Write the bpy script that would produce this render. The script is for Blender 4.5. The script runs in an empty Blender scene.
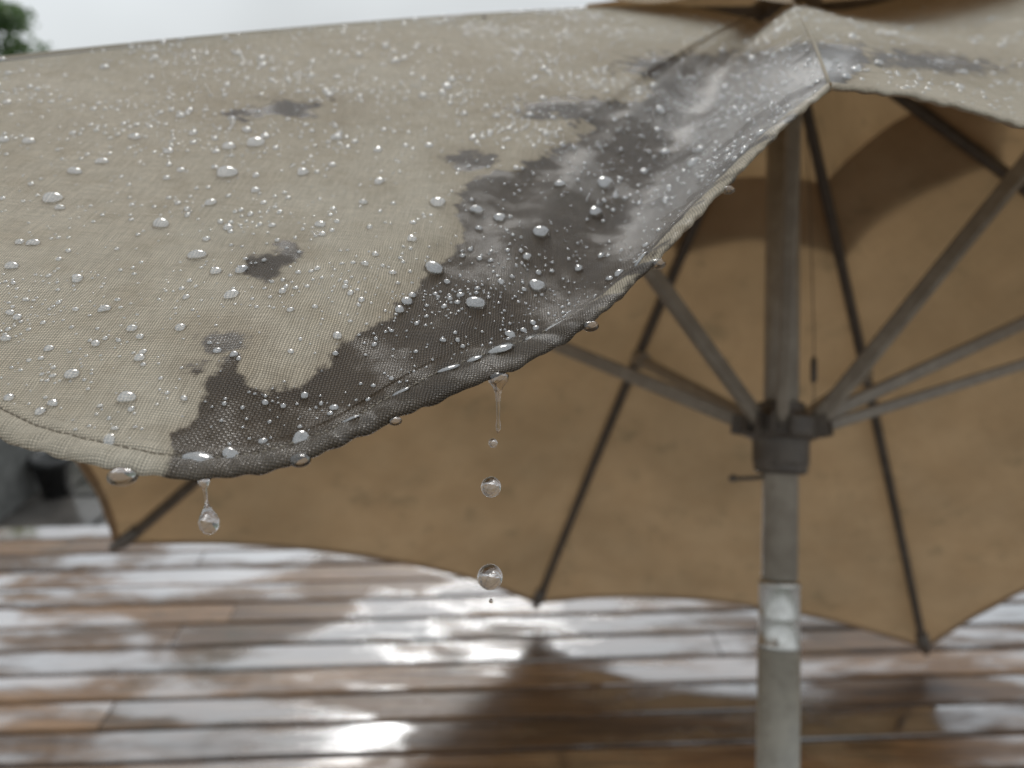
import bpy, math, random
import numpy as np
from mathutils import Vector, Matrix
random.seed(7); rng=np.random.default_rng(7)
scene=bpy.context.scene
# ---------------------------------------------------------------- frame
LENS=28.0; F=1024*LENS/36.0; PITCH=math.radians(17.1); H=1.17
cp,sp=math.cos(PITCH),math.sin(PITCH)
C0=np.array([0,0,H]); R_=np.array([1.,0,0]); U_=np.array([0,sp,cp]); D_=np.array([0,cp,-sp])
def px(x,y,z):
    return C0+R_*((x-512)/F*z)+U_*((384-y)/F*z)+D_*z
def topx(p):
    q=p-C0; z=q@D_
    return np.stack([512+F*(q@R_)/z,384-F*(q@U_)/z],-1)
def nrm(v):
    v=np.asarray(v,float); return v/np.maximum(np.linalg.norm(v,axis=-1,keepdims=True),1e-12)
def V3(*a): return np.array(a,float)

# ---------------------------------------------------------------- helpers
def add_mesh(name,verts,faces,mat=None,smooth=True,parent=None,uv=None,attrs=None):
    me=bpy.data.meshes.new(name)
    me.from_pydata([tuple(map(float,v)) for v in verts],[],[tuple(map(int,f)) for f in faces])
    if smooth: me.polygons.foreach_set("use_smooth",[True]*len(me.polygons))
    if uv is not None:
        l=me.uv_layers.new(name="UVMap")
        idx=np.empty(len(me.loops),dtype=np.int32); me.loops.foreach_get("vertex_index",idx)
        l.data.foreach_set("uv",np.asarray(uv,dtype=np.float32)[idx].ravel())
    if attrs:
        for k,a in attrs.items():
            at=me.attributes.new(k,'FLOAT','POINT'); at.data.foreach_set("value",np.asarray(a,dtype=np.float32))
    me.update()
    ob=bpy.data.objects.new(name,me); scene.collection.objects.link(ob)
    if mat: me.materials.append(mat)
    if parent: 
        ob.parent=parent; ob.matrix_parent_inverse=parent.matrix_world.inverted()
    return ob
class MB:
    def __init__(s): s.v=[];s.f=[];s.n=0
    def add(s,v,f):
        s.v.extend([tuple(a) for a in v]); s.f.extend([tuple(i+s.n for i in q) for q in f]); s.n+=len(v)
    def lathe(s,o,ax,prof,seg=24,cap=True):
        o=np.asarray(o,float); ax=nrm(ax); a=np.cross(ax,[0.3,1,0.1]); a=nrm(a); b=np.cross(ax,a)
        v=[];f=[]
        for r,d in prof:
            for k in range(seg):
                t=2*math.pi*k/seg; v.append(o+ax*d+(a*math.cos(t)+b*math.sin(t))*r)
        for i in range(len(prof)-1):
            for k in range(seg):
                k2=(k+1)%seg; f.append((i*seg+k,i*seg+k2,(i+1)*seg+k2,(i+1)*seg+k))
        if cap:
            f.append(tuple(range(seg))[::-1]); f.append(tuple((len(prof)-1)*seg+k for k in range(seg)))
        s.add(v,f)
    def bar(s,a,b,w,h,up,bev=0.2):
        a=np.asarray(a,float);b=np.asarray(b,float);d=nrm(b-a); sx=nrm(np.cross(d,up)); uz=np.cross(sx,d)
        c=bev*min(w,h); W=w/2;Hh=h/2
        pr=[(W-c,-Hh),(W,-Hh+c),(W,Hh-c),(W-c,Hh),(-W+c,Hh),(-W,Hh-c),(-W,-Hh+c),(-W+c,-Hh)]
        v=[a+sx*x+uz*y for x,y in pr]+[b+sx*x+uz*y for x,y in pr]
        f=[(i,(i+1)%8,8+(i+1)%8,8+i)[::-1] for i in range(8)]+[tuple(range(8)),tuple(range(8,16))[::-1]]
        s.add(v,f)
    def tube(s,pts,r,seg=8,ref=(0,0,1)):
        pts=[np.asarray(p,float) for p in pts]; n=len(pts); v=[];f=[]
        for i,p in enumerate(pts):
            d=nrm(pts[min(i+1,n-1)]-pts[max(i-1,0)]); a=nrm(np.cross(d,ref)); b=np.cross(d,a)
            rr=r[i] if hasattr(r,'__len__') else r
            for k in range(seg):
                t=2*math.pi*k/seg; v.append(p+(a*math.cos(t)+b*math.sin(t))*rr)
        for i in range(n-1):
            for k in range(seg):
                k2=(k+1)%seg; f.append((i*seg+k,i*seg+k2,(i+1)*seg+k2,(i+1)*seg+k))
        f.append(tuple(range(seg))[::-1]); f.append(tuple((n-1)*seg+k for k in range(seg)))
        s.add(v,f)
    def make(s,name,mat,parent=None,smooth=True,**k): return add_mesh(name,s.v,s.f,mat,smooth,parent,**k)

class G:
    def __init__(s,name):
        s.m=bpy.data.materials.new(name); s.m.use_nodes=True; s.t=s.m.node_tree; s.t.nodes.clear()
        s.out=s.t.nodes.new('ShaderNodeOutputMaterial')
    def n(s,typ,ins=None,**pr):
        nd=s.t.nodes.new('ShaderNode'+typ)
        for k,v in pr.items(): setattr(nd,k,v)
        for k,v in (ins or {}).items():
            if isinstance(v,bpy.types.NodeSocket): s.t.links.new(v,nd.inputs[k])
            else: nd.inputs[k].default_value=v
        return nd
    def M(s,op,a,b=0.0,c=0.0):
        return s.n('Math',{0:a,1:b,2:c},operation=op).outputs[0]
    def mix(s,f,a,b,bt='MIX'):
        nd=s.n('Mix',{0:f,6:a,7:b},data_type='RGBA',blend_type=bt); return nd.outputs[2]
    def ss(s,x,lo,hi,a=0.0,b=1.0):
        return s.n('MapRange',{0:x,1:lo,2:hi,3:a,4:b},interpolation_type='SMOOTHSTEP').outputs[0]
    def noise(s,vec,scale,detail=4,rough=.55,dist=0):
        return s.n('TexNoise',{'Vector':vec,'Scale':scale,'Detail':detail,'Roughness':rough,'Distortion':dist}).outputs[0]
    def mapv(s,vec,sc=(1,1,1),rot=(0,0,0)):
        return s.n('Mapping',{0:vec,2:rot,3:sc}).outputs[0]
    def surf(s,sh): s.t.links.new(sh,s.out.inputs[0]); return s.m
def col(r,g,b): return (r,g,b,1)

# ---------------------------------------------------------------- materials
def fabric_mat(near=True):
    g=G("canopy_fabric" if near else "canopy_fabric_shaded")
    uv=g.n('UVMap').outputs[0]
    mild=g.ss(g.noise(uv,14.0,5,.7),.54,.70)
    gr=g.noise(uv,3.0,3)
    tcl=g.mix(g.ss(gr,.35,.7),col(.160,.101,.051),col(.108,.068,.033))
    tcl=g.mix(g.M('MULTIPLY',mild,.5),tcl,col(.058,.044,.024))
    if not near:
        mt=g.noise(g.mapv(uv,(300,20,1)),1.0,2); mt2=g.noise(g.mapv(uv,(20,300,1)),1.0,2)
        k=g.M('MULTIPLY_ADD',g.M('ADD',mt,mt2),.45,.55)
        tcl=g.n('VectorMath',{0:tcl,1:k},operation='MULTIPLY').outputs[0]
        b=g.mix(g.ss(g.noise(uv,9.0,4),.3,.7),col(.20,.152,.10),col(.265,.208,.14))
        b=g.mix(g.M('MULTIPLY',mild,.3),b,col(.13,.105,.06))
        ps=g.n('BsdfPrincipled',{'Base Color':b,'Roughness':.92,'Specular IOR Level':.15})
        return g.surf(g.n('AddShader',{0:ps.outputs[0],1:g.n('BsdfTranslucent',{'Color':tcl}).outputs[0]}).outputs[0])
    wob=g.n('TexNoise',{'Vector':uv,'Scale':60.0,'Detail':1.0}).outputs[1]
    wv=g.n('VectorMath',{0:wob,1:(.5,.5,.5)},operation='SUBTRACT').outputs[0]
    wv=g.n('VectorMath',{0:wv,3:.0026},operation='SCALE').outputs[0]
    uvd=g.n('VectorMath',{0:uv,1:wv},operation='ADD').outputs[0]
    sep=g.n('SeparateXYZ',{0:uvd}); p=.00112
    a=g.M('SINE',g.M('MULTIPLY',sep.outputs[0],math.pi/p)); b=g.M('SINE',g.M('MULTIPLY',sep.outputs[1],math.pi/p))
    c=g.M('GREATER_THAN',g.M('MULTIPLY',a,b),0.0)
    aa=g.M('ABSOLUTE',a); ab=g.M('ABSOLUTE',b)
    h1=g.M('MULTIPLY',aa,g.M('MULTIPLY_ADD',ab,.5,.5)); h2=g.M('MULTIPLY',ab,g.M('MULTIPLY_ADD',aa,.5,.5))
    h=g.M('ADD',g.M('MULTIPLY',c,h1),g.M('MULTIPLY',g.M('SUBTRACT',1.0,c),h2))
    sl1=g.noise(g.mapv(uv,(1000,60,1)),1.0,2); sl2=g.noise(g.mapv(uv,(60,1000,1)),1.0,2)
    slub=g.M('ADD',sl1,sl2)
    mott=g.noise(uv,9.0,4,.6); mott2=g.noise(uv,45.0,3,.65)
    dry=g.mix(g.ss(mott,.3,.7),col(.49,.435,.345),col(.555,.50,.405))
    dry=g.mix(g.ss(mott2,.42,.75),dry,g.mix(1.0,dry,col(.90,.885,.86),'MULTIPLY'))
    sdf=g.n('Attribute',attribute_name='sdf').outputs[2]
    n1=g.M('SUBTRACT',g.noise(uv,70.0,5,.6),.5)
    d=g.M('ADD',sdf,g.M('MULTIPLY',n1,40.0))
    wet=g.ss(d,-2.0,4.5)
    halo=g.ss(d,-26.0,2.0)
    wn=g.noise(uv,22.0,4,.6)
    wetc=g.mix(g.ss(wn,.3,.7),col(.044,.031,.019),col(.092,.068,.043))
    c0=g.mix(g.M('MULTIPLY',halo,.30),dry,col(.25,.20,.14))
    base=g.mix(wet,c0,wetc)
    k=g.M('MULTIPLY',g.M('MULTIPLY_ADD',h,.78,.50),g.ss(slub,.7,1.3,.86,1.12))
    base=g.n('VectorMath',{0:base,1:k},operation='MULTIPLY').outputs[0]
    film=g.n('Attribute',attribute_name='film').outputs[2]
    fm=g.M('MULTIPLY',g.ss(g.M('ADD',film,g.M('MULTIPLY',n1,46.0)),-3.0,16.0),g.ss(wn,.30,.55,.25,1.0))
    rough=g.M('ADD',g.M('MULTIPLY',wet,-.58),.92); rough=g.M('SUBTRACT',rough,g.M('MULTIPLY',fm,.10))
    bs=g.M('SUBTRACT',1.0,g.M('MULTIPLY',fm,.3))
    bump=g.n('Bump',{'Strength':bs,'Distance':.00060,'Height':h})
    cb=g.n('Bump',{'Strength':.4,'Distance':.0006,'Height':g.M('ADD',g.M('MULTIPLY',h,.6),g.M('MULTIPLY',wn,9.0))})
    pool=g.M('MULTIPLY',g.M('MULTIPLY',wet,g.ss(wn,.48,.60)),.6)
    ps=g.n('BsdfPrincipled',{'Base Color':base,'Roughness':rough,'Specular IOR Level':g.M('MULTIPLY_ADD',wet,.12,.13),'Normal':bump.outputs[0],
        'Coat Weight':g.M('MAXIMUM',fm,pool),'Coat Roughness':.07,'Coat IOR':1.36,'Coat Normal':cb.outputs[0]})
    tc=g.n('VectorMath',{0:tcl,1:g.M('MULTIPLY',k,g.M('SUBTRACT',1.0,g.M('MULTIPLY',wet,.7)))},operation='MULTIPLY').outputs[0]
    tr=g.n('BsdfTranslucent',{'Color':tc})
    return g.surf(g.n('AddShader',{0:ps.outputs[0],1:tr.outputs[0]}).outputs[0])
def paint_mat(name,c1,c2,rough=.45,metal=0.0,scale=40,streak=.35):
    g=G(name); o=g.n('TexCoord').outputs[3]
    n=g.noise(o,scale,4,.6); st=g.noise(g.mapv(o,(90,90,6)),1.0,3)
    b=g.mix(g.ss(n,.35,.7),col(*c1),col(*c2)); b=g.mix(g.ss(st,.62,.76,0,streak),b,col(c1[0]*.5,c1[1]*.47,c1[2]*.4))
    return g.surf(g.n('BsdfPrincipled',{'Base Color':b,'Roughness':g.M('MULTIPLY_ADD',n,.3,rough-.15),'Metallic':metal}).outputs[0])
def water_mat(name,refl):
    g=G(name)
    gl=g.n('BsdfPrincipled',{'Base Color':col(1,1,1),'Roughness':0.0,'IOR':1.36,'Transmission Weight':1.0})
    sp_=g.n('BsdfGlossy',{'Color':col(1,1,1),'Roughness':.04})
    return g.surf(g.n('MixShader',{0:refl,1:gl.outputs[0],2:sp_.outputs[0]}).outputs[0])
def thread_mat():
    g=G("stitch_thread"); o=g.n('TexCoord').outputs[3]
    return g.surf(g.n('BsdfPrincipled',{'Base Color':g.mix(g.noise(o,60,3),col(.14,.115,.085),col(.30,.26,.2)),'Roughness':.8}).outputs[0])
def deck_mat():
    g=G("wet_deck_wood"); o=g.n('TexCoord').outputs[3]
    bid=g.n('Attribute',attribute_name='bid').outputs[2]
    off=g.n('CombineXYZ',{0:g.M('MULTIPLY',bid,37.0),1:0.0,2:g.M('MULTIPLY',bid,11.0)}).outputs[0]
    ov=g.n('VectorMath',{0:o,1:off},operation='ADD').outputs[0]
    grain=g.noise(g.mapv(ov,(3,70,1)),1.0,5,.65,.4); fine=g.noise(g.mapv(ov,(12,260,1)),1.0,3,.6)
    b=g.mix(g.ss(grain,.3,.7),col(.070,.033,.013),col(.26,.140,.058))
    b=g.mix(g.M('MULTIPLY',g.ss(fine,.45,.7),.5),b,col(.045,.024,.011))
    b=g.n('VectorMath',{0:b,1:g.M('MULTIPLY_ADD',bid,.7,.55)},operation='MULTIPLY').outputs[0]
    moss=g.ss(g.noise(o,2.3,5,.7),.50,.66); b=g.mix(g.M('MULTIPLY',moss,.5),b,col(.045,.036,.015))
    pud=g.M('ADD',g.M('MULTIPLY',g.noise(g.mapv(o,(1.4,3.0,1)),1.3,4,.6,.4),.62),g.M('MULTIPLY',g.noise(g.mapv(ov,(1.6,6.0,1)),1.6,3,.55),.38)); pm=g.ss(pud,.455,.575)
    rough=g.M('MULTIPLY_ADD',pm,-.18,.25)
    bp=g.n('Bump',{'Strength':g.M('MULTIPLY_ADD',pm,-.80,.9),'Distance':.0020,'Height':g.M('ADD',grain,g.M('MULTIPLY',fine,.4))})
    df=g.n('BsdfPrincipled',{'Base Color':b,'Roughness':.55,'Specular IOR Level':.15,'Normal':bp.outputs[0]})
    gl=g.n('BsdfGlossy',{'Color':col(.95,.97,1),'Roughness':rough,'Normal':bp.outputs[0]})
    fr=g.n('Fresnel',{'IOR':1.4}).outputs[0]
    fac=g.M('MINIMUM',g.M('MULTIPLY',fr,g.M('MULTIPLY_ADD',pm,6.6,1.2)),.60)
    return g.surf(g.n('MixShader',{0:fac,1:df.outputs[0],2:gl.outputs[0]}).outputs[0])
def ground_mat():
    g=G("wet_lawn"); o=g.n('TexCoord').outputs[3]
    n=g.noise(o,1.5,6,.6); f=g.noise(o,40,5,.7)
    b=g.mix(g.ss(n,.35,.65),col(.035,.055,.02),col(.075,.085,.035)); b=g.mix(g.ss(f,.5,.7,0,.6),b,col(.10,.085,.055))
    return g.surf(g.n('BsdfPrincipled',{'Base Color':b,'Roughness':.6,'Normal':g.n('Bump',{'Strength':.8,'Distance':.03,'Height':f}).outputs[0]}).outputs[0])
def leaf_mat():
    g=G("foliage"); o=g.n('TexCoord').outputs[3]
    b=g.mix(g.ss(g.noise(o,1.7,3),.35,.65),col(.022,.045,.014),col(.08,.12,.04))
    ps=g.n('BsdfPrincipled',{'Base Color':b,'Roughness':.5}); tr=g.n('BsdfTranslucent',{'Color':col(.05,.09,.02)})
    return g.surf(g.n('AddShader',{0:ps.outputs[0],1:tr.outputs[0]}).outputs[0])
def simple(name,c,r=.6,metal=0,c2=None,scale=20):
    g=G(name); o=g.n('TexCoord').outputs[3]; c2=c2 or tuple(x*.6 for x in c)
    n=g.noise(o,scale,4,.6)
    return g.surf(g.n('BsdfPrincipled',{'Base Color':g.mix(g.ss(n,.3,.7),col(*c),col(*c2)),'Roughness':r,'Metallic':metal,'Normal':g.n('Bump',{'Strength':.3,'Distance':.002,'Height':n}).outputs[0]}).outputs[0])
FAB=fabric_mat(); FABF=fabric_mat(False); WATER=water_mat("rain_water",.05); BEAD=water_mat("rain_bead_water",.26); THREAD=thread_mat(); DECK=deck_mat()
PAINT=paint_mat("taupe_painted_metal",(.235,.20,.16),(.31,.27,.22),.40)
PAINTD=paint_mat("dark_rib_metal",(.075,.061,.049),(.11,.09,.072),.45)
POLE=paint_mat("pole_painted_metal",(.28,.245,.20),(.36,.32,.265),.34)
POLEL=paint_mat("lower_pole_painted_metal",(.30,.285,.245),(.38,.36,.31),.30)
RUN=paint_mat("runner_plastic",(.085,.07,.058),(.13,.11,.09),.5)
STEEL=paint_mat("worn_steel_band",(.58,.57,.54),(.46,.45,.42),.30,1.0,60,.25)
BARK=simple("bark",(.09,.07,.05),.9); LEAF=leaf_mat()

# ---------------------------------------------------------------- umbrella skeleton
P=px(785,5,1.12); HUB=px(781,428,1.05); AU=nrm(P-HUB)
K={'A':px(831,88,.42),'C':px(-400,104,.45),'L':px(113,545,1.5),'F1':px(535,604,2.0),'F2':px(926,650,1.85),
   'E':px(1400,480,1.35),'D':px(2000,-30,.58)}
order=['A','C','L','F1','F2','E','D']
BASE=HUB-AU*(HUB[2]/AU[2])
umb=bpy.data.objects.new("patio_umbrella",None); scene.collection.objects.link(umb); umb.location=Vector(BASE); bpy.context.view_layer.update()
ARCH=.018
def catmull(pts,n):
    pts=np.array(pts); ext=np.vstack([2*pts[0]-pts[1],pts,2*pts[-1]-pts[-2]]); out=[]
    for i in range(1,len(ext)-2):
        p0,p1,p2,p3=ext[i-1:i+3]
        for t in np.linspace(0,1,60,endpoint=False):
            out.append(.5*((2*p1)+(-p0+p2)*t+(2*p0-5*p1+4*p2-p3)*t*t+(-p0+3*p1-3*p2+p3)*t**3))
    out.append(pts[-1]); out=np.array(out)
    L=np.concatenate([[0],np.cumsum(np.linalg.norm(np.diff(out,axis=0),axis=1))]); s=np.linspace(0,L[-1],n)
    return np.stack([np.interp(s,L,out[:,k]) for k in range(3)],1)
def smooth_curve(h,it=60):
    h=h.copy()
    for _ in range(it): h[1:-1]=.5*h[1:-1]+.25*(h[:-2]+h[2:])
    return h
PROF=[(.013,-.0012),(.010,-.0015),(.006,-.0018),(.003,-.0017),(.0010,-.0011),(0,0),(.0008,.0011),(.0022,.0018),(.0042,.0021),(.0065,.0020),(.0086,.0015),(.0098,.0005),(.0106,-.0003),(.0114,.0001),(.0128,.0006),(.0145,.0003),(.016,0)]
NP_=len(PROF)
def sm(x): x=np.clip(x,0,1); return x*x*(3-2*x)
def n1d(u,seed,fr):
    r=np.random.default_rng(seed); o=0
    for f in fr: o=o+np.sin(u*f*2*math.pi+r.uniform(0,6.28))/len(fr)
    return o
def poly_sdf(q,poly):
    poly=np.array(poly,float); d=np.full(len(q),1e9); ins=np.zeros(len(q),bool); n=len(poly)
    for i in range(n):
        a=poly[i]; b=poly[(i+1)%n]; e=b-a; w=q-a; t=np.clip((w@e)/(e@e),0,1); d=np.minimum(d,np.linalg.norm(w-t[:,None]*e,axis=1))
        c=((a[1]<=q[:,1])&(b[1]>q[:,1]))|((b[1]<=q[:,1])&(a[1]>q[:,1]))
        xi=a[0]+(q[:,1]-a[1])/(e[1] if e[1]!=0 else 1e-9)*e[0]
        ins^= c&(q[:,0]<xi)
    return np.where(ins,d,-d)
STAIN=[(165,500),(172,432),(205,415),(200,375),(232,357),(250,385),(300,385),(345,345),(385,318),(418,280),(462,240),(452,205),(470,178),(540,158),(592,130),(560,118),(530,112),(560,98),(640,100),(655,82),(615,70),(650,62),(720,52),(800,42),(862,44),(872,62),(850,80),(840,140),(700,300),(500,460),(300,520)]
FILM=[(655,78),(720,58),(862,46),(850,78),(815,105),(770,140),(700,200),(640,262),(600,265),(628,200),(680,150),(640,120)]
BLOBS=[(286,108,32,7,0),(470,162,20,10,0),(266,268,20,13,20),(289,252,12,11,0),(222,340,24,10,-5),(196,369,11,8,0),(244,116,12,3,0),(560,108,36,9,0),(690,66,60,12,0),(930,62,60,8,5)]
def stain_attr(W):
    q=topx(W); z=(W-C0)@D_
    s=poly_sdf(q,STAIN)
    for x,y,a,b,r in BLOBS:
        c,n=math.cos(math.radians(r)),math.sin(math.radians(r)); dx=q[:,0]-x; dy=q[:,1]-y
        u=(dx*c+dy*n)/a; v=(-dx*n+dy*c)/b; s=np.maximum(s,(1-np.sqrt(u*u+v*v))*min(a,b)*1.2+2)
    f=poly_sdf(q,FILM)
    s=np.where(z>.05,s,-60); f=np.where(z>.05,f,-60)
    return np.clip(s,-80,80),np.clip(f,-80,80)

def panel(name,hem,nv,kk,wmax=.80,near=False,seed=1,und=.0015,arch_mid=1.0):
    nu=len(hem); u=np.linspace(0,1,nu)
    t=nrm(np.gradient(hem,axis=0)); r=nrm(P-hem); n=nrm(r-(np.sum(r*t,1,keepdims=True))*t)
    bw=sm(np.minimum(u,1-u)/.05)[:,None]; n=nrm(r*(1-bw)+n*bw)
    if near: n=nrm(smooth_curve(n,400))
    N0=nrm(np.cross(t,n)); sgn=np.sign(np.sum(N0@AU)); N0=N0*sgn
    L=np.linalg.norm(P-hem,axis=1)
    win=np.sin(math.pi*u)**.6
    rows=[]
    hx=topx(hem)[:,0]; wf=1+ (.75*sm((hx-330)/200)*sm(u/.05) if near else 0)
    amp=1.0+.25*n1d(u,seed,[19,43,71,110,160]) ; edge=.0007*n1d(u,seed+5,[13,29,57,90]) if near else 0*u
    puck=.0010*n1d(u,seed+9,[27,41,67,93])
    for s,h in PROF:
        s2=s*wf+edge*max(0,1-s/.012)
        rows.append(hem+(s2+0*u)[:,None]*n+(h*amp+ (puck*max(0,1-s/.016) if near else 0))[:,None]*N0)
    Q0=hem+(.016*wf+0*u)[:,None]*n; M=(Q0+P)/2+(kk*win*L)[:,None]*n
    ws=wmax*(np.arange(1,nv+1)/nv)**(1.5 if near else 1.2)
    for w in ws:
        B=(1-w)**2*Q0+2*w*(1-w)*M+w*w*P
        ar=ARCH*(1-(1-arch_mid)*win)*4*w*(1-w)
        B=B+ar[:,None]*AU
        rows.append(B)
    X=np.array(rows)
    cen=X.reshape(-1,3).mean(0); e1=nrm(hem[-1]-hem[0]); e2=P-hem[nu//2]; e2=nrm(e2-(e2@e1)*e1)
    uv=np.stack([(X-cen)@e1,(X-cen)@e2],-1)
    n2=nrm(np.stack([n@e1,n@e2],-1)); cl_=0.0
    for j in range(NP_-2,-1,-1):
        cl_=cl_+float(np.hypot(PROF[j+1][0]-PROF[j][0],PROF[j+1][1]-PROF[j][1]))
        uv[j]=uv[NP_-1]-(cl_*wf+0*u)[:,None]*n2
    dv=np.gradient(X,axis=0); du=np.gradient(X,axis=1); N=nrm(np.cross(du,dv)); 
    N=N*np.sign(np.sum(N@AU,axis=None))
    if und>0:
        rg=np.random.default_rng(seed); D=np.zeros(X.shape[:2])
        for _ in range(12):
            f=rg.uniform(6,34); th=rg.uniform(0,6.28); D+=np.sin(2*math.pi*f*(uv[...,0]*math.cos(th)+uv[...,1]*math.sin(th))*.35+rg.uniform(0,6.28))*(6/f)
        m=np.ones(X.shape[0]); m[:NP_]=.35; m=m[:,None]*np.minimum(1,np.minimum(u,1-u)*12)[None,:]
        X=X+(D*und*.5*m)[...,None]*N
    nr=X.shape[0]
    idx=np.arange(nr*nu).reshape(nr,nu)
    f=np.stack([idx[:-1,:-1],idx[:-1,1:],idx[1:,1:],idx[1:,:-1]],-1).reshape(-1,4)
    nn=np.cross(X[nr//2,nu//2+1]-X[nr//2,nu//2],X[nr//2+1,nu//2]-X[nr//2,nu//2])
    if nn@AU<0: f=f[:,::-1]
    W=X.reshape(-1,3)
    at=None
    if near:
        s_,f_=stain_attr(W); s_=s_.reshape(nr,nu); f_=f_.reshape(nr,nu)
        dryh=np.clip((hx-540)/160,0,1)
        for j,(s,h) in enumerate(PROF):
            if s<.0106:
                s_[j]=np.where(s_[j]>-20,np.clip(s_[j],-20,14)*(1-dryh)+dryh*(-6+16*n1d(u,77,[7,15,31,47])),s_[j])
                f_[j]=np.maximum(f_[j],np.where((hx>165)&(hx<830),-4+22*n1d(u,31,[9,17,29,53,80]),-60))
        at={'sdf':s_.ravel(),'film':f_.ravel()}
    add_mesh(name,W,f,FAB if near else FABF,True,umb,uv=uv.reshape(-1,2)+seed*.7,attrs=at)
    return X,N,hem,n,N0,L

hemAC_px=[(831,88,.42),(800,113,.408),(760,152,.394),(720,193,.379),(680,236,.364),(640,278,.349),(600,315,.335),(560,345,.323),(520,368,.312),(480,384,.302),(440,400,.293),(400,417,.284),(350,441,.274),(310,459,.267),(270,471,.262),(235,479,.258),(205,482,.255),(170,480,.2535),(130,474,.2525),(60,457,.256),(0,440,.262),(-100,375,.288),(-250,240,.35),(-400,104,.45)]
hemAC=smooth_curve(catmull([px(*p) for p in hemAC_px],760),120)
hemAD_px=[(831,88,.42),(860,91,.419),(900,95,.418),(960,108,.418),(1024,127,.42),(1150,160,.43),(1400,180,.46),(1700,110,.51),(2000,-30,.58)]
hemAD=smooth_curve(catmull([px(*p) for p in hemAD_px],460),40)
XAC=panel("canopy_front_panel",hemAC,170,.05,near=True,seed=1,und=.0014)
XAD=panel("canopy_side_panel",hemAD,100,.04,near=True,seed=2,und=.0012)
def chord(a,b,bow,n=80):
    u=np.linspace(0,1,n)[:,None]; c=K[a]*(1-u)+K[b]*u; mid=(K[a]+K[b])/2
    return c+4*u*(1-u)*bow*(P-mid)
for i,(a,b,bow) in enumerate([('C','L',.05),('L','F1',.055),('F1','F2',.062),('F2','E',.06),('E','D',.05)]):
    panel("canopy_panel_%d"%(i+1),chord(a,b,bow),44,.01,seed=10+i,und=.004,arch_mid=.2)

# vent cap
capv=[];capf=[];capuv=[];nc=0
for a,b in zip(order,order[1:]+order[:1]):
    for j in range(13):
        for i in range(21):
            u=i/20; fr=.33*j/12+.002
            q=K[a]*(1-u)+K[b]*u; q=q+4*u*(1-u)*.10*(P-(K[a]+K[b])/2)
            d=q-P; ll=np.linalg.norm(d); d=d/ll*(.55*1.2+.45*ll)
            w=P+AU*(.034-.008*(j/12)+.005*math.sin(u*9+j*.4)*(j/12))+d*fr*(1-.06*4*u*(1-u))
            capv.append(w); capuv.append((u*.5+j*.0,fr*1.2+3))
    for j in range(12):
        for i in range(20):
            o=nc+j*21+i; capf.append((o,o+1,o+22,o+21))
    nc+=13*21
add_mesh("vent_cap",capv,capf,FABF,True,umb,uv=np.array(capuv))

# ribs, seams, struts
ribs=MB(); seams=MB(); struts=MB(); tips=MB()
def ribpt(k,w,off=.012):   # w 0 at P
    c=K[k]; q=P*(1-w)+c*w
    d=nrm(c-P); nn=nrm(AU-(AU@d)*d)
    return q+AU*ARCH*4*w*(1-w)-nn*off, nn
for k in order:
    pts=[ribpt(k,w)[0] for w in np.linspace(.02,.985 if k!='A' else .90,14)]; nn=ribpt(k,.5)[1]
    for a,b in zip(pts[:-1],pts[1:]): ribs.bar(a,b+nrm(b-a)*.001,.015,.017,nn)
    seams.tube([ribpt(k,w,.0003)[0] for w in np.linspace(.2,.985,30)],.0011,6)
    a=ribpt(k,.955,.010)[0]; b=ribpt(k,1.003,.004)[0]
    if k!='A': tips.tube([a,(a+b)/2,b],[.013,.015,.008],10)
    else: tips.tube([ribpt(k,.88,.010)[0],ribpt(k,.93,.007)[0],ribpt(k,.975,.005)[0]],[.005,.0045,.002],10)
SF={'A':.5,'C':.47,'L':.46,'F1':.45,'F2':.45,'E':.56,'D':.47}
for k in order:
    m,nn=ribpt(k,SF[k],.026); d=m-HUB; rad=d-(d@AU)*AU; rad=nrm(rad)
    st=HUB+rad*.042+AU*.004
    if k=='E':
        struts.bar(st+AU*.006,m+AU*.05,.014,.018,AU); struts.bar(st-AU*.006,m-AU*.045,.012,.015,AU)
    else: struts.bar(st,m,.015,.020,AU)
    struts.bar(m-nrm(m-st)*.02+nn*.002,m+nrm(m-st)*.012+nn*.006,.024,.028,AU)
ribs.make("ribs",PAINTD,umb,False); seams.make("rib_seams",FAB,umb,uv=np.zeros((seams.n,2)),attrs={'sdf':np.full(seams.n,-4.),'film':np.full(seams.n,-80.)})
struts.make("struts",PAINT,umb,False); tips.make("rib_tip_pockets",RUN,umb)
# pole
def alongpole(y):
    lo,hi=-2,2
    for _ in range(50):
        m=(lo+hi)/2; q=topx((HUB+AU*m)[None])[0]
        if q[1]>y: lo=m
        else: hi=m
    return m
s582,s648=alongpole(582),alongpole(648)
pole=MB(); pole.lathe(HUB,AU,[(.0225,s582+.004),(.0225,np.linalg.norm(P-HUB)+.03)],40); pole.make("upper_pole",POLE,umb)
pole=MB(); pole.lathe(HUB,AU,[(.0262,-(HUB[2]/AU[2])+.02),(.0262,s648)],40); pole.make("lower_pole",POLEL,umb)
band=MB(); dd=s582-s648
band.lathe(HUB,AU,[(.0262,s648),(.0270,s648+.002),(.0270,s648+.006),(.0255,s648+.008),(.0255,s648+dd*.45),(.0262,s648+dd*.47),(.0255,s648+dd*.5),(.0252,s582-.006),(.0262,s582-.004),(.0262,s582),(.0225,s582+.003)],40)
band.make("steel_band",STEEL,umb)
fin=MB(); fin.lathe(P,AU,[(.02,.03),(.034,.036),(.03,.045),(.012,.05),(.022,.07),(.024,.085),(.014,.1),(.002,.106)],24); fin.make("finial",RUN,umb)
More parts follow.
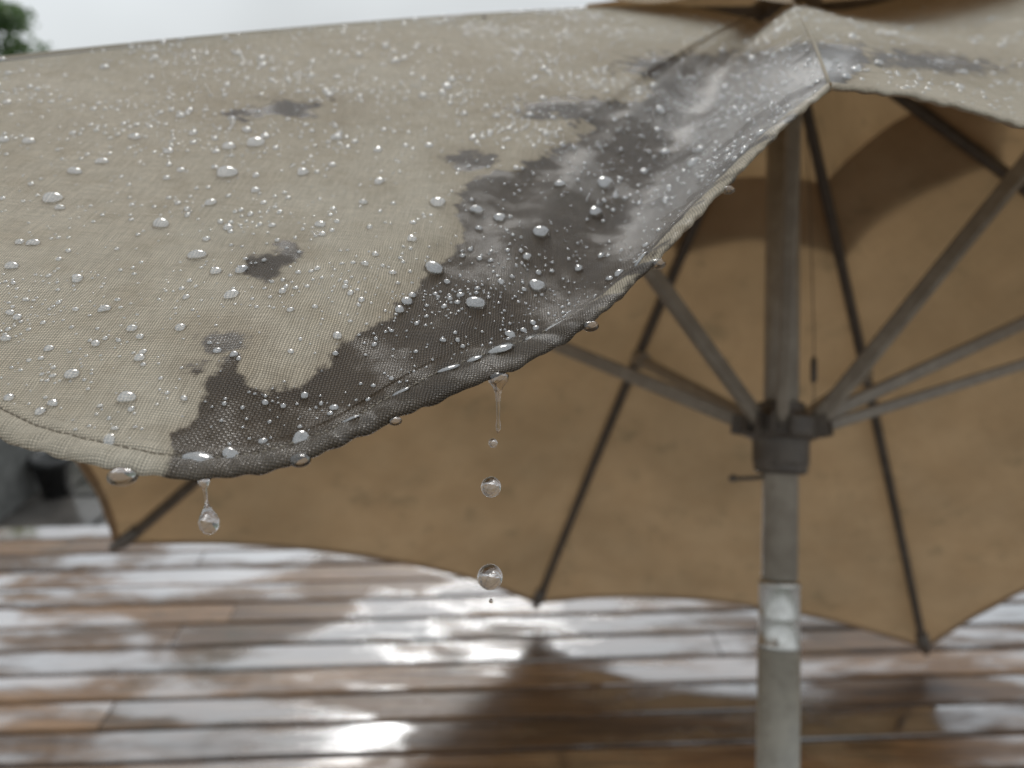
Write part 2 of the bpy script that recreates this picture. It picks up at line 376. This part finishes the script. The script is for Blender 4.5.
top=MB(); top.lathe(P,AU,[(.026,-.045),(.052,-.042),(.055,-.03),(.052,-.012),(.03,-.008),(.026,.0)],36); top.make("top_hub",RUN,umb)
rn=MB(); rn.lathe(HUB,AU,[(.0235,.034),(.030,.033),(.031,.022),(.034,.018),(.046,.016),(.050,.012),(.050,-.008),(.046,-.013),(.037,-.016),(.036,-.022),(.036,-.045),(.034,-.050),(.034,-.056),(.030,-.060),(.0235,-.061)][::-1],40)
for k in order:
    m,nn=ribpt(k,SF[k],.026); d=m-HUB; rad=nrm(d-(d@AU)*AU); sd=np.cross(rad,AU)
    for q in(-1,1): rn.bar(HUB+rad*.030+sd*q*.0105,HUB+rad*.062+sd*q*.0105+AU*.004,.004,.026,AU)
    rn.tube([HUB+rad*.052-sd*.014+AU*.003,HUB+rad*.052+sd*.014+AU*.003],.004,10,ref=(0.1,.2,1))
rn.make("runner",RUN,umb,False)
cord=MB(); c1=HUB-D_*.034+R_*.03; 
cord.tube([c1+AU*.02,c1+AU*.12,c1+AU*.3+R_*-.006,P-D_*.03+R_*.01-AU*.05],.0007,6,ref=(0,1,0)); cord.tube([c1+AU*.060,c1+AU*.064,c1+AU*.088,c1+AU*.094],[.002,.0042,.0042,.002],10,ref=(0,1,0))
pn=HUB-AU*.062; cord.tube([pn,pn-R_*.040-AU*.004,pn-R_*.058-AU*.004],[.003,.003,.003],8); cord.tube([pn-R_*.056-AU*.004,pn-R_*.062-AU*.004,pn-R_*.068-AU*.004],[.002,.006,.002],10)
cord.make("cord_and_pin",PAINTD,umb)
bs=MB(); bs.lathe(BASE,(0,0,1),[(.24,.0),(.24,.02),(.22,.04),(.08,.06),(.05,.075),(.034,.08),(.034,.22),(.028,.225)],40); bs.make("umbrella_base",RUN,umb)
# stitches
sti=MB()
def stitches(data,s_off,pitch=.0034):
    X,N,hem,n,N0,L=data; seg=np.linalg.norm(np.diff(hem,axis=0),axis=1); cum=np.concatenate([[0],np.cumsum(seg)])
    j=min(range(len(PROF)),key=lambda i:abs(PROF[i][0]-s_off)+(0 if i>6 else 1))
    c=pitch
    while c<cum[-1]-pitch:
        a=np.array([np.interp(c,cum,X[j,:,k]) for k in range(3)]); b=np.array([np.interp(c+pitch*.72,cum,X[j,:,k]) for k in range(3)])
        i=int(np.searchsorted(cum,c)); up=N0[min(i,len(N0)-1)]*.0004
        sti.tube([a-up,a*.75+b*.25+up*1.6,a*.25+b*.75+up*1.6,b-up],[.0002,.00036,.00036,.0002],5,ref=N0[min(i,len(N0)-1)])
        c+=pitch
stitches(XAC,.0106); stitches(XAD,.0106)
sti.make("hem_stitching",THREAD,umb)

# ---------------------------------------------------------------- rain drops
drops=MB()
def dome(c,N,r,hr=.5,seg=12,rings=4,down=None,el=1.0):
    N=nrm(N); dn=-AU if down is None else down; b=nrm(dn-(dn@N)*N); a=np.cross(b,N)
    p2,p3=random.uniform(0,6.28),random.uniform(0,6.28); k2,k3=random.uniform(0,.16),random.uniform(0,.11)
    v=[];f=[]
    for i in range(rings+1):
        ph=(math.pi/2)*(i/rings)*1.12-.12*math.pi/2
        for k in range(seg):
            t=2*math.pi*k/seg; rr=r*(1+k2*math.sin(2*t+p2)+k3*math.sin(3*t+p3))*math.cos(max(ph,-.2)) 
            if i==rings: break
            v.append(c+a*(rr*math.cos(t))+b*(rr*math.sin(t)*el)+N*(r*hr*2*math.sin(ph)*.62))
    v.append(c+N*(r*hr*2*.62)); top=len(v)-1
    for i in range(rings-1):
        for k in range(seg):
            k2_=(k+1)%seg; f.append((i*seg+k,i*seg+k2_,(i+1)*seg+k2_,(i+1)*seg+k))
    for k in range(seg): f.append(((rings-1)*seg+k,(rings-1)*seg+(k+1)%seg,top))
    drops.add(v,f)
placed={}
def ok(p,r):
    c=tuple((p/.012).astype(int))
    for i in(-1,0,1):
        for j in(-1,0,1):
            for k in(-1,0,1):
                for q,rq in placed.get((c[0]+i,c[1]+j,c[2]+k),()):
                    if np.linalg.norm(p-q)<(r+rq)*1.12: return False
    placed.setdefault(c,[]).append((p,r)); return True
def surfpt(x,y):
    X=XAC[0][NP_-6:]; q=topx(X.reshape(-1,3)); i=int(np.argmin((q[:,0]-x)**2+(q[:,1]-y)**2)); return X.reshape(-1,3)[i],XAC[1][NP_-6:].reshape(-1,3)[i]
for x,y,rp in [(227,176,11),(52,201,10),(197,258,9),(162,222,9),(257,142,9),(127,397,10),(71,377,8),(438,206,9),(475,305,10),(434,270,10),(541,234,9),(605,185,10),(537,287,9),(595,212,8),(303,172,7),(229,147,7),(336,139,6),(12,268,7),(232,295,8),(75,172,7),(476,212,7),(500,218,7),(447,88,6),(395,62,5),(665,153,6),(699,151,6),(560,185,6),(660,112,6),(103,160,6),(430,145,5),(33,243,6),(52,405,6),(180,330,6),(140,358,6),(103,312,6),(30,140,6),(134,140,6),(210,205,6),(320,225,6),(380,180,6),(412,240,6)]:
    p,n=surfpt(x,y); z=(p-C0)@D_; ok(p,rp/F*z); dome(p,n,rp/F*z,hr=.58,seg=24,rings=8,el=random.uniform(.95,1.15))
for x,y,rp,e in [(200,462,17,.75),(505,362,17,.9),(455,385,9,1.5),(350,420,8,1.6),(560,335,10,1.6),(640,262,9,1.3),(110,440,7,1.2),(300,440,9,1.3),(480,372,9,1.2),(535,350,9,1.3),(230,455,8,1.2),(405,400,7,1.4)]:
    p,n=surfpt(x,y); z=(p-C0)@D_; ok(p,rp/F*z); dome(p,n,rp/F*z,hr=.30,seg=22,rings=7,el=e)
def scatter(data,count,seed,sizef,dens):
    X,N=data[0],data[1]; j0=NP_-3; X=X[j0:];N=N[j0:]
    ar=np.linalg.norm(np.cross(X[1:,:-1]-X[:-1,:-1],X[:-1,1:]-X[:-1,:-1]),axis=-1)
    cc=X[:-1,:-1]; q=topx(cc.reshape(-1,3)).reshape(cc.shape[:2]+(2,)); z=(cc-C0)@D_
    vis=(q[...,0]>-150)&(q[...,0]<1200)&(z>.1)
    far=np.clip(.36/np.maximum(z,.1),0,1.4)**1.0
    w=ar*np.where(vis,1,.12)*dens(cc,q)*far; w=w/w.sum()
    rg=np.random.default_rng(seed); ids=rg.choice(w.size,count,p=w.ravel())
    rad=np.sort([sizef(rg,0) for _ in ids])[::-1]
    for id_,r in zip(ids,rad):
        j,i=divmod(int(id_),w.shape[1]); a,b=rg.random(),rg.random()
        p=X[j,i]*(1-a)*(1-b)+X[j,i+1]*a*(1-b)+X[j+1,i]*(1-a)*b+X[j+1,i+1]*a*b
        zz=(p-C0)@D_; r2=r*np.clip(.72+.8*(zz-.25),.7,1.35)
        if not ok(p,r2): continue
        dome(p,N[j,i],r2,hr=rg.uniform(.50,.70),seg=14 if r2>.0013 else 9,rings=5 if r2>.0013 else 4,el=rg.uniform(.95,1.3) if r2>.001 else 1.0)
def cl(cc,q):
    d=np.zeros(cc.shape[:2]); r=np.random.default_rng(3)
    for _ in range(14):
        k=r.normal(0,55,3); d+=np.sin(cc@k+r.uniform(0,6.28))
    base=np.exp(d*.30)
    return base*(1+.7*np.exp(-((q[...,0]-330)/260)**2-((q[...,1]-110)/110)**2))
def size1(r,_): return float(np.clip(math.exp(r.normal(math.log(.00122),.45)),.0005,.0036))
def size2(r,_): return float(np.clip(math.exp(r.normal(math.log(.0008),.35)),.0004,.002))
def wetd(cc,q):
    s=poly_sdf(q.reshape(-1,2),STAIN).reshape(q.shape[:2]); e=np.exp(-((q[...,0]-500)/80)**2-((q[...,1]-300)/50)**2)+.6*np.exp(-((q[...,0]-700)/100)**2-((q[...,1]-100)/40)**2)+.35
    return np.where(s>4,e,0)+1e-9
scatter(XAC,2900,21,size1,cl)
scatter(XAC,800,22,size2,wetd)
scatter(XAC,2300,24,size2,cl)
scatter(XAD,700,23,size1,cl)
drops.make("water_droplets",BEAD)
# hanging and falling drops
fall=MB(); DN=V3(0,0,-1)
def lat(x,y,z,prof,seg=24):
    o=px(x,y,z); k=z/F; fall.lathe(o,DN,[(r*k,d*k) for r,d in prof],seg)
lat(204,482,.2555,[(.5,-4),(6,-2),(5,2),(2.2,6),(1.6,12),(1.5,20),(2.4,26),(5,31),(8.4,37),(10.2,43),(9.8,49),(7,54),(3.2,56.6),(.4,57.2)])
lat(498,378,.308,[(1,-6),(11,-3),(10,3),(5.5,9),(3.2,16),(2.2,26),(1.7,36),(1.6,44),(2.4,50),(2.6,54),(1.5,58),(.2,59)])
def ball(x,y,z,r,sq=1.0):
    lat(x,y,z,[(r*math.sin(t),-r*sq*math.cos(t)) for t in np.linspace(.02,math.pi-.02,17)],28)
ball(493,443,.308,4.6); ball(491,487,.308,10.2,1.04); ball(490,577,.308,12.8,1.02); ball(491,601,.308,2.2)
for x,y,z,r in [(300,460,.266,11),(123,476,.253,15),(657,264,.357,9),(728,190,.383,7),(590,326,.333,9),(395,421,.283,7)]:
    ball(x,y,z,r,.62)
fall.make("water_drip",WATER)

# ---------------------------------------------------------------- deck
dk=MB(); bid=[]; ang=math.radians(2.6); ca,sa=math.cos(ang),math.sin(ang)
pw=.094; gap=.0085; y=-1.6
while y<2.30:
    x=-4.2-random.uniform(0,2)
    while x<4.2:
        ln=random.choice([3.0,3.6,4.2]); x2=x+ln
        z=random.uniform(-.0015,.0015); w=pw-gap; bv=.005
        pr=[(0,-.03),(0,z-bv),(bv*.4,z-bv*.3),(bv,z),(w-bv,z),(w-bv*.4,z-bv*.3),(w,z-bv),(w,-.03)]
        v=[]
        for xx in(x+.0015,x2-.0015):
            for a,b in pr: v.append((xx*ca-(y+a)*sa,xx*sa+(y+a)*ca,b))
        f=[(i,i+1,8+i+1,8+i)[::-1] for i in range(7)]+[(0,8,15,7)[::-1],tuple(range(8))[::-1],tuple(range(8,16))]
        dk.add(v,f); bid+= [random.random()]*16; x=x2
    y+=pw
deck=dk.make("wooden_deck",DECK,None,False,attrs={'bid':bid})
sub=MB()
for x in np.arange(-4,4.01,.5): sub.bar((x,-1.6,-.09),(x,2.1,-.09),.04,.11,(0,0,1))
sub.make("joists",BARK,deck,False)

# ground
gx=np.concatenate([-np.geomspace(600,1,20),np.geomspace(1,600,20)]); vv=[];ff=[]
for a in gx:
    for b in gx: vv.append((a,b,-.26+(0 if max(abs(a),abs(b))<8 else .12*math.sin(a*.2)*math.cos(b*.23))))
for i in range(39):
    for j in range(39): ff.append((i*40+j,(i+1)*40+j,(i+1)*40+j+1,i*40+j+1))
add_mesh("ground",vv,ff,ground_mat())
pv=MB()
STONE=simple("wet_paving_stone",(.12,.11,.10),.18,0,(.06,.055,.05),6)
for i in range(-8,8):
    for j in range(3):
        x0=i*.45+(.2 if j%2 else 0); y0=2.75+j*.45
        pv.bar((x0-.215,y0,-.245),(x0+.215,y0,-.245),.43,.05,(0,0,1),.15)
pv.make("paved_path",STONE,None,False)
pl=MB(); PLM=simple("grey_planter_concrete",(.22,.22,.21),.6)
cx,cy=-2.16,2.85; z0=-.26
pl.add([(cx+a*s*.24,cy+b*s*.2,z0+h) for s,h in((.86,0),(1,.42),(1.08,.42),(1.08,.47),(.92,.47),(.90,.40)) for a,b in((-1,-1),(1,-1),(1,1),(-1,1))],
       [(r*4+i,r*4+(i+1)%4,(r+1)*4+(i+1)%4,(r+1)*4+i) for r in range(5) for i in range(4)]+[(20,21,22,23),(3,2,1,0)])
plo=pl.make("garden_planter",PLM,None,False)
lv=MB()
for _ in range(700):
    c=np.array([cx+.05,cy,z0+.45])+np.array([random.gauss(0,.13),random.gauss(0,.10),abs(random.gauss(0,.08))]); a=nrm(rng.normal(size=3)); b=nrm(np.cross(a,rng.normal(size=3)))
    lv.add([c,c+a*.03+b*.012,c+a*.06,c+a*.03-b*.012],[(0,1,2,3)])
lv.make("planter_foliage",LEAF,plo,False)
def shrub(cx,cy,r,h,seed,n=1600):
    rg=np.random.default_rng(seed); m=MB()
    cs=[np.array([cx,cy,-.26+h*.45])+rg.normal(size=3)*np.array([r*.45,r*.4,h*.2]) for _ in range(9)]
    for i in range(n):
        c=cs[rg.integers(9)]+nrm(rg.normal(size=3))*r*.42*rg.random()**.4; c[2]=max(c[2],-.24); a=nrm(rg.normal(size=3)); b=nrm(np.cross(a,rg.normal(size=3))); s=.028*rg.uniform(.6,1.3)
        m.add([c-a*s,c+b*s*.45,c+a*s,c-b*s*.45],[(0,1,2,3)])
    for c in cs: m.tube([(cx,cy,-.27),((cx+c[0])/2,(cy+c[1])/2,(c[2]-.2)/2),tuple(c)],[.010,.007,.003],5,ref=(.3,.2,1))
    m.make("garden_shrub",LEAF,None,False)
shrub(-1.98,3.75,.30,.5,51); shrub(-2.75,3.6,.32,.5,52); shrub(-3.6,3.4,.4,.6,53)
pot=MB(); pot.lathe((-1.86,2.98,-.22),(0,0,1),[(.05,0),(.07,.14),(.08,.14),(.08,.17),(.065,.17),(.06,.13)],24); pot.make("flower_pot",simple("dark_glazed_pot",(.05,.05,.05),.25))

# trees
def tree(name,loc,ht,rad,seed,nleaf=6500,ls=.13):
    r=random.Random(seed); rg=np.random.default_rng(seed); e=bpy.data.objects.new(name,None); scene.collection.objects.link(e); e.location=loc; bpy.context.view_layer.update()
    loc=np.array(loc,float); tk=MB(); th=ht*.45
    tk.tube([loc,loc+V3(.05,0,th*.5),loc+V3(-.05,.05,th),loc+V3(.1,0,ht*.8)],[ht*.035,ht*.026,ht*.018,ht*.006],10,ref=(0,1,0))
    cl_=[]
    for i in range(16):
        a=i*2.4+r.uniform(-.4,.4); hh=ht*r.uniform(.42,.92); rr=rad*r.uniform(.35,.9)*math.sqrt(max(.15,1-((hh-ht*.62)/(ht*.42))**2))
        s=loc+V3(0,0,hh-rr*.5); t=loc+V3(math.cos(a)*rr,math.sin(a)*rr,hh); tk.tube([s,(s+t)/2+V3(0,0,.1),t],[ht*.010,ht*.006,ht*.002],6,ref=(0.2,.1,1)); cl_.append((t,rad*r.uniform(.2,.42)))
        cl_.append((t*.6+s*.4+V3(0,0,rr*.3),rad*r.uniform(.18,.3)))
    tk.make("trunk_and_limbs",BARK,e); lm=MB()
    for _ in range(nleaf):
        c,q=cl_[rg.integers(len(cl_))]; d=nrm(rg.normal(size=3)); p=c+d*q*rg.random()**.45*np.array([1,1,.75]); a=nrm(rg.normal(size=3)); b=nrm(np.cross(a,rg.normal(size=3))); s=ls*rg.uniform(.5,1.2)
        lm.add([p-a*s,p+b*s*.45,p+a*s,p-b*s*.45],[(0,1,2,3)])
    lm.make("crown",LEAF,e,False)
tree("tree",(-15.5,25.0,-.3),5.6,2.3,1)
tree("tree",(-24,27,-.3),5.2,3.0,2,3500)
tree("tree",(-33,20,-.3),6,3.2,3,3000)
tl=MB()
for i in range(7000):
    a=rng.uniform(-1.3,1.3); d=rng.uniform(70,82); h=abs(rng.normal(0,1.0))+1.4*(1+math.sin(a*23)*.4+math.sin(a*51)*.3); z=rng.uniform(0,max(.5,h*1.3))-.3
    c=V3(math.sin(a)*d,math.cos(a)*d,z); u_=nrm(rng.normal(size=3)); w_=nrm(np.cross(u_,rng.normal(size=3))); s=rng.uniform(.4,.9)
    tl.add([c-u_*s,c+w_*s*.6,c+u_*s,c-w_*s*.6],[(0,1,2,3)])
tl.make("distant_treeline",LEAF,None,False)

# ---------------------------------------------------------------- light
el,az=math.radians(46),math.radians(-4)
w=bpy.data.worlds.new("World"); scene.world=w; w.use_nodes=True; t=w.node_tree; t.nodes.clear()
out=t.nodes.new('ShaderNodeOutputWorld'); sky=t.nodes.new('ShaderNodeTexSky'); sky.sky_type='NISHITA'; sky.sun_disc=False; sky.sun_elevation=el; sky.sun_rotation=az; sky.dust_density=4
b1=t.nodes.new('ShaderNodeBackground'); b1.inputs[1].default_value=.08; t.links.new(sky.outputs[0],b1.inputs[0])
tc=t.nodes.new('ShaderNodeTexCoord'); sx=t.nodes.new('ShaderNodeSeparateXYZ'); t.links.new(tc.outputs[0],sx.inputs[0])
mr=t.nodes.new('ShaderNodeMapRange'); t.links.new(sx.outputs[2],mr.inputs[0]); mr.inputs[1].default_value=0; mr.inputs[2].default_value=1; mr.inputs[3].default_value=.82; mr.inputs[4].default_value=1.12
nz=t.nodes.new('ShaderNodeTexNoise'); nz.inputs['Scale'].default_value=2.2; nz.inputs['Detail'].default_value=3; t.links.new(tc.outputs[0],nz.inputs[0])
m2=t.nodes.new('ShaderNodeMapRange'); t.links.new(nz.outputs[0],m2.inputs[0]); m2.inputs[1].default_value=.3; m2.inputs[2].default_value=.7; m2.inputs[3].default_value=.75; m2.inputs[4].default_value=1.15
mm=t.nodes.new('ShaderNodeMath'); mm.operation='MULTIPLY'; t.links.new(mr.outputs[0],mm.inputs[0]); t.links.new(m2.outputs[0],mm.inputs[1])
b2=t.nodes.new('ShaderNodeBackground'); b2.inputs[0].default_value=(.91,.965,1,1); t.links.new(mm.outputs[0],b2.inputs[1])
ms=t.nodes.new('ShaderNodeMixShader'); ms.inputs[0].default_value=.9; t.links.new(b1.outputs[0],ms.inputs[1]); t.links.new(b2.outputs[0],ms.inputs[2]); t.links.new(ms.outputs[0],out.inputs[0])
sl=bpy.data.lights.new("sun","SUN"); sl.energy=.8; sl.angle=math.radians(18); sl.color=(1,.975,.93); so=bpy.data.objects.new("sun",sl); scene.collection.objects.link(so)
sd=Vector((math.sin(az)*math.cos(el),math.cos(az)*math.cos(el),math.sin(el))); so.rotation_euler=sd.to_track_quat('Z','Y').to_euler(); so.location=sd*20
# ---------------------------------------------------------------- camera
cam=bpy.data.cameras.new("camera"); co=bpy.data.objects.new("camera",cam); scene.collection.objects.link(co); scene.camera=co
co.location=(0,0,H); co.rotation_euler=(math.pi/2-PITCH,0,0); cam.lens=LENS; cam.sensor_width=36; cam.clip_start=.01; cam.clip_end=2000
cam.dof.use_dof=True; cam.dof.focus_distance=.32; cam.dof.aperture_fstop=7
scene.view_settings.view_transform='Standard'; scene.view_settings.look='None'; scene.view_settings.exposure=0
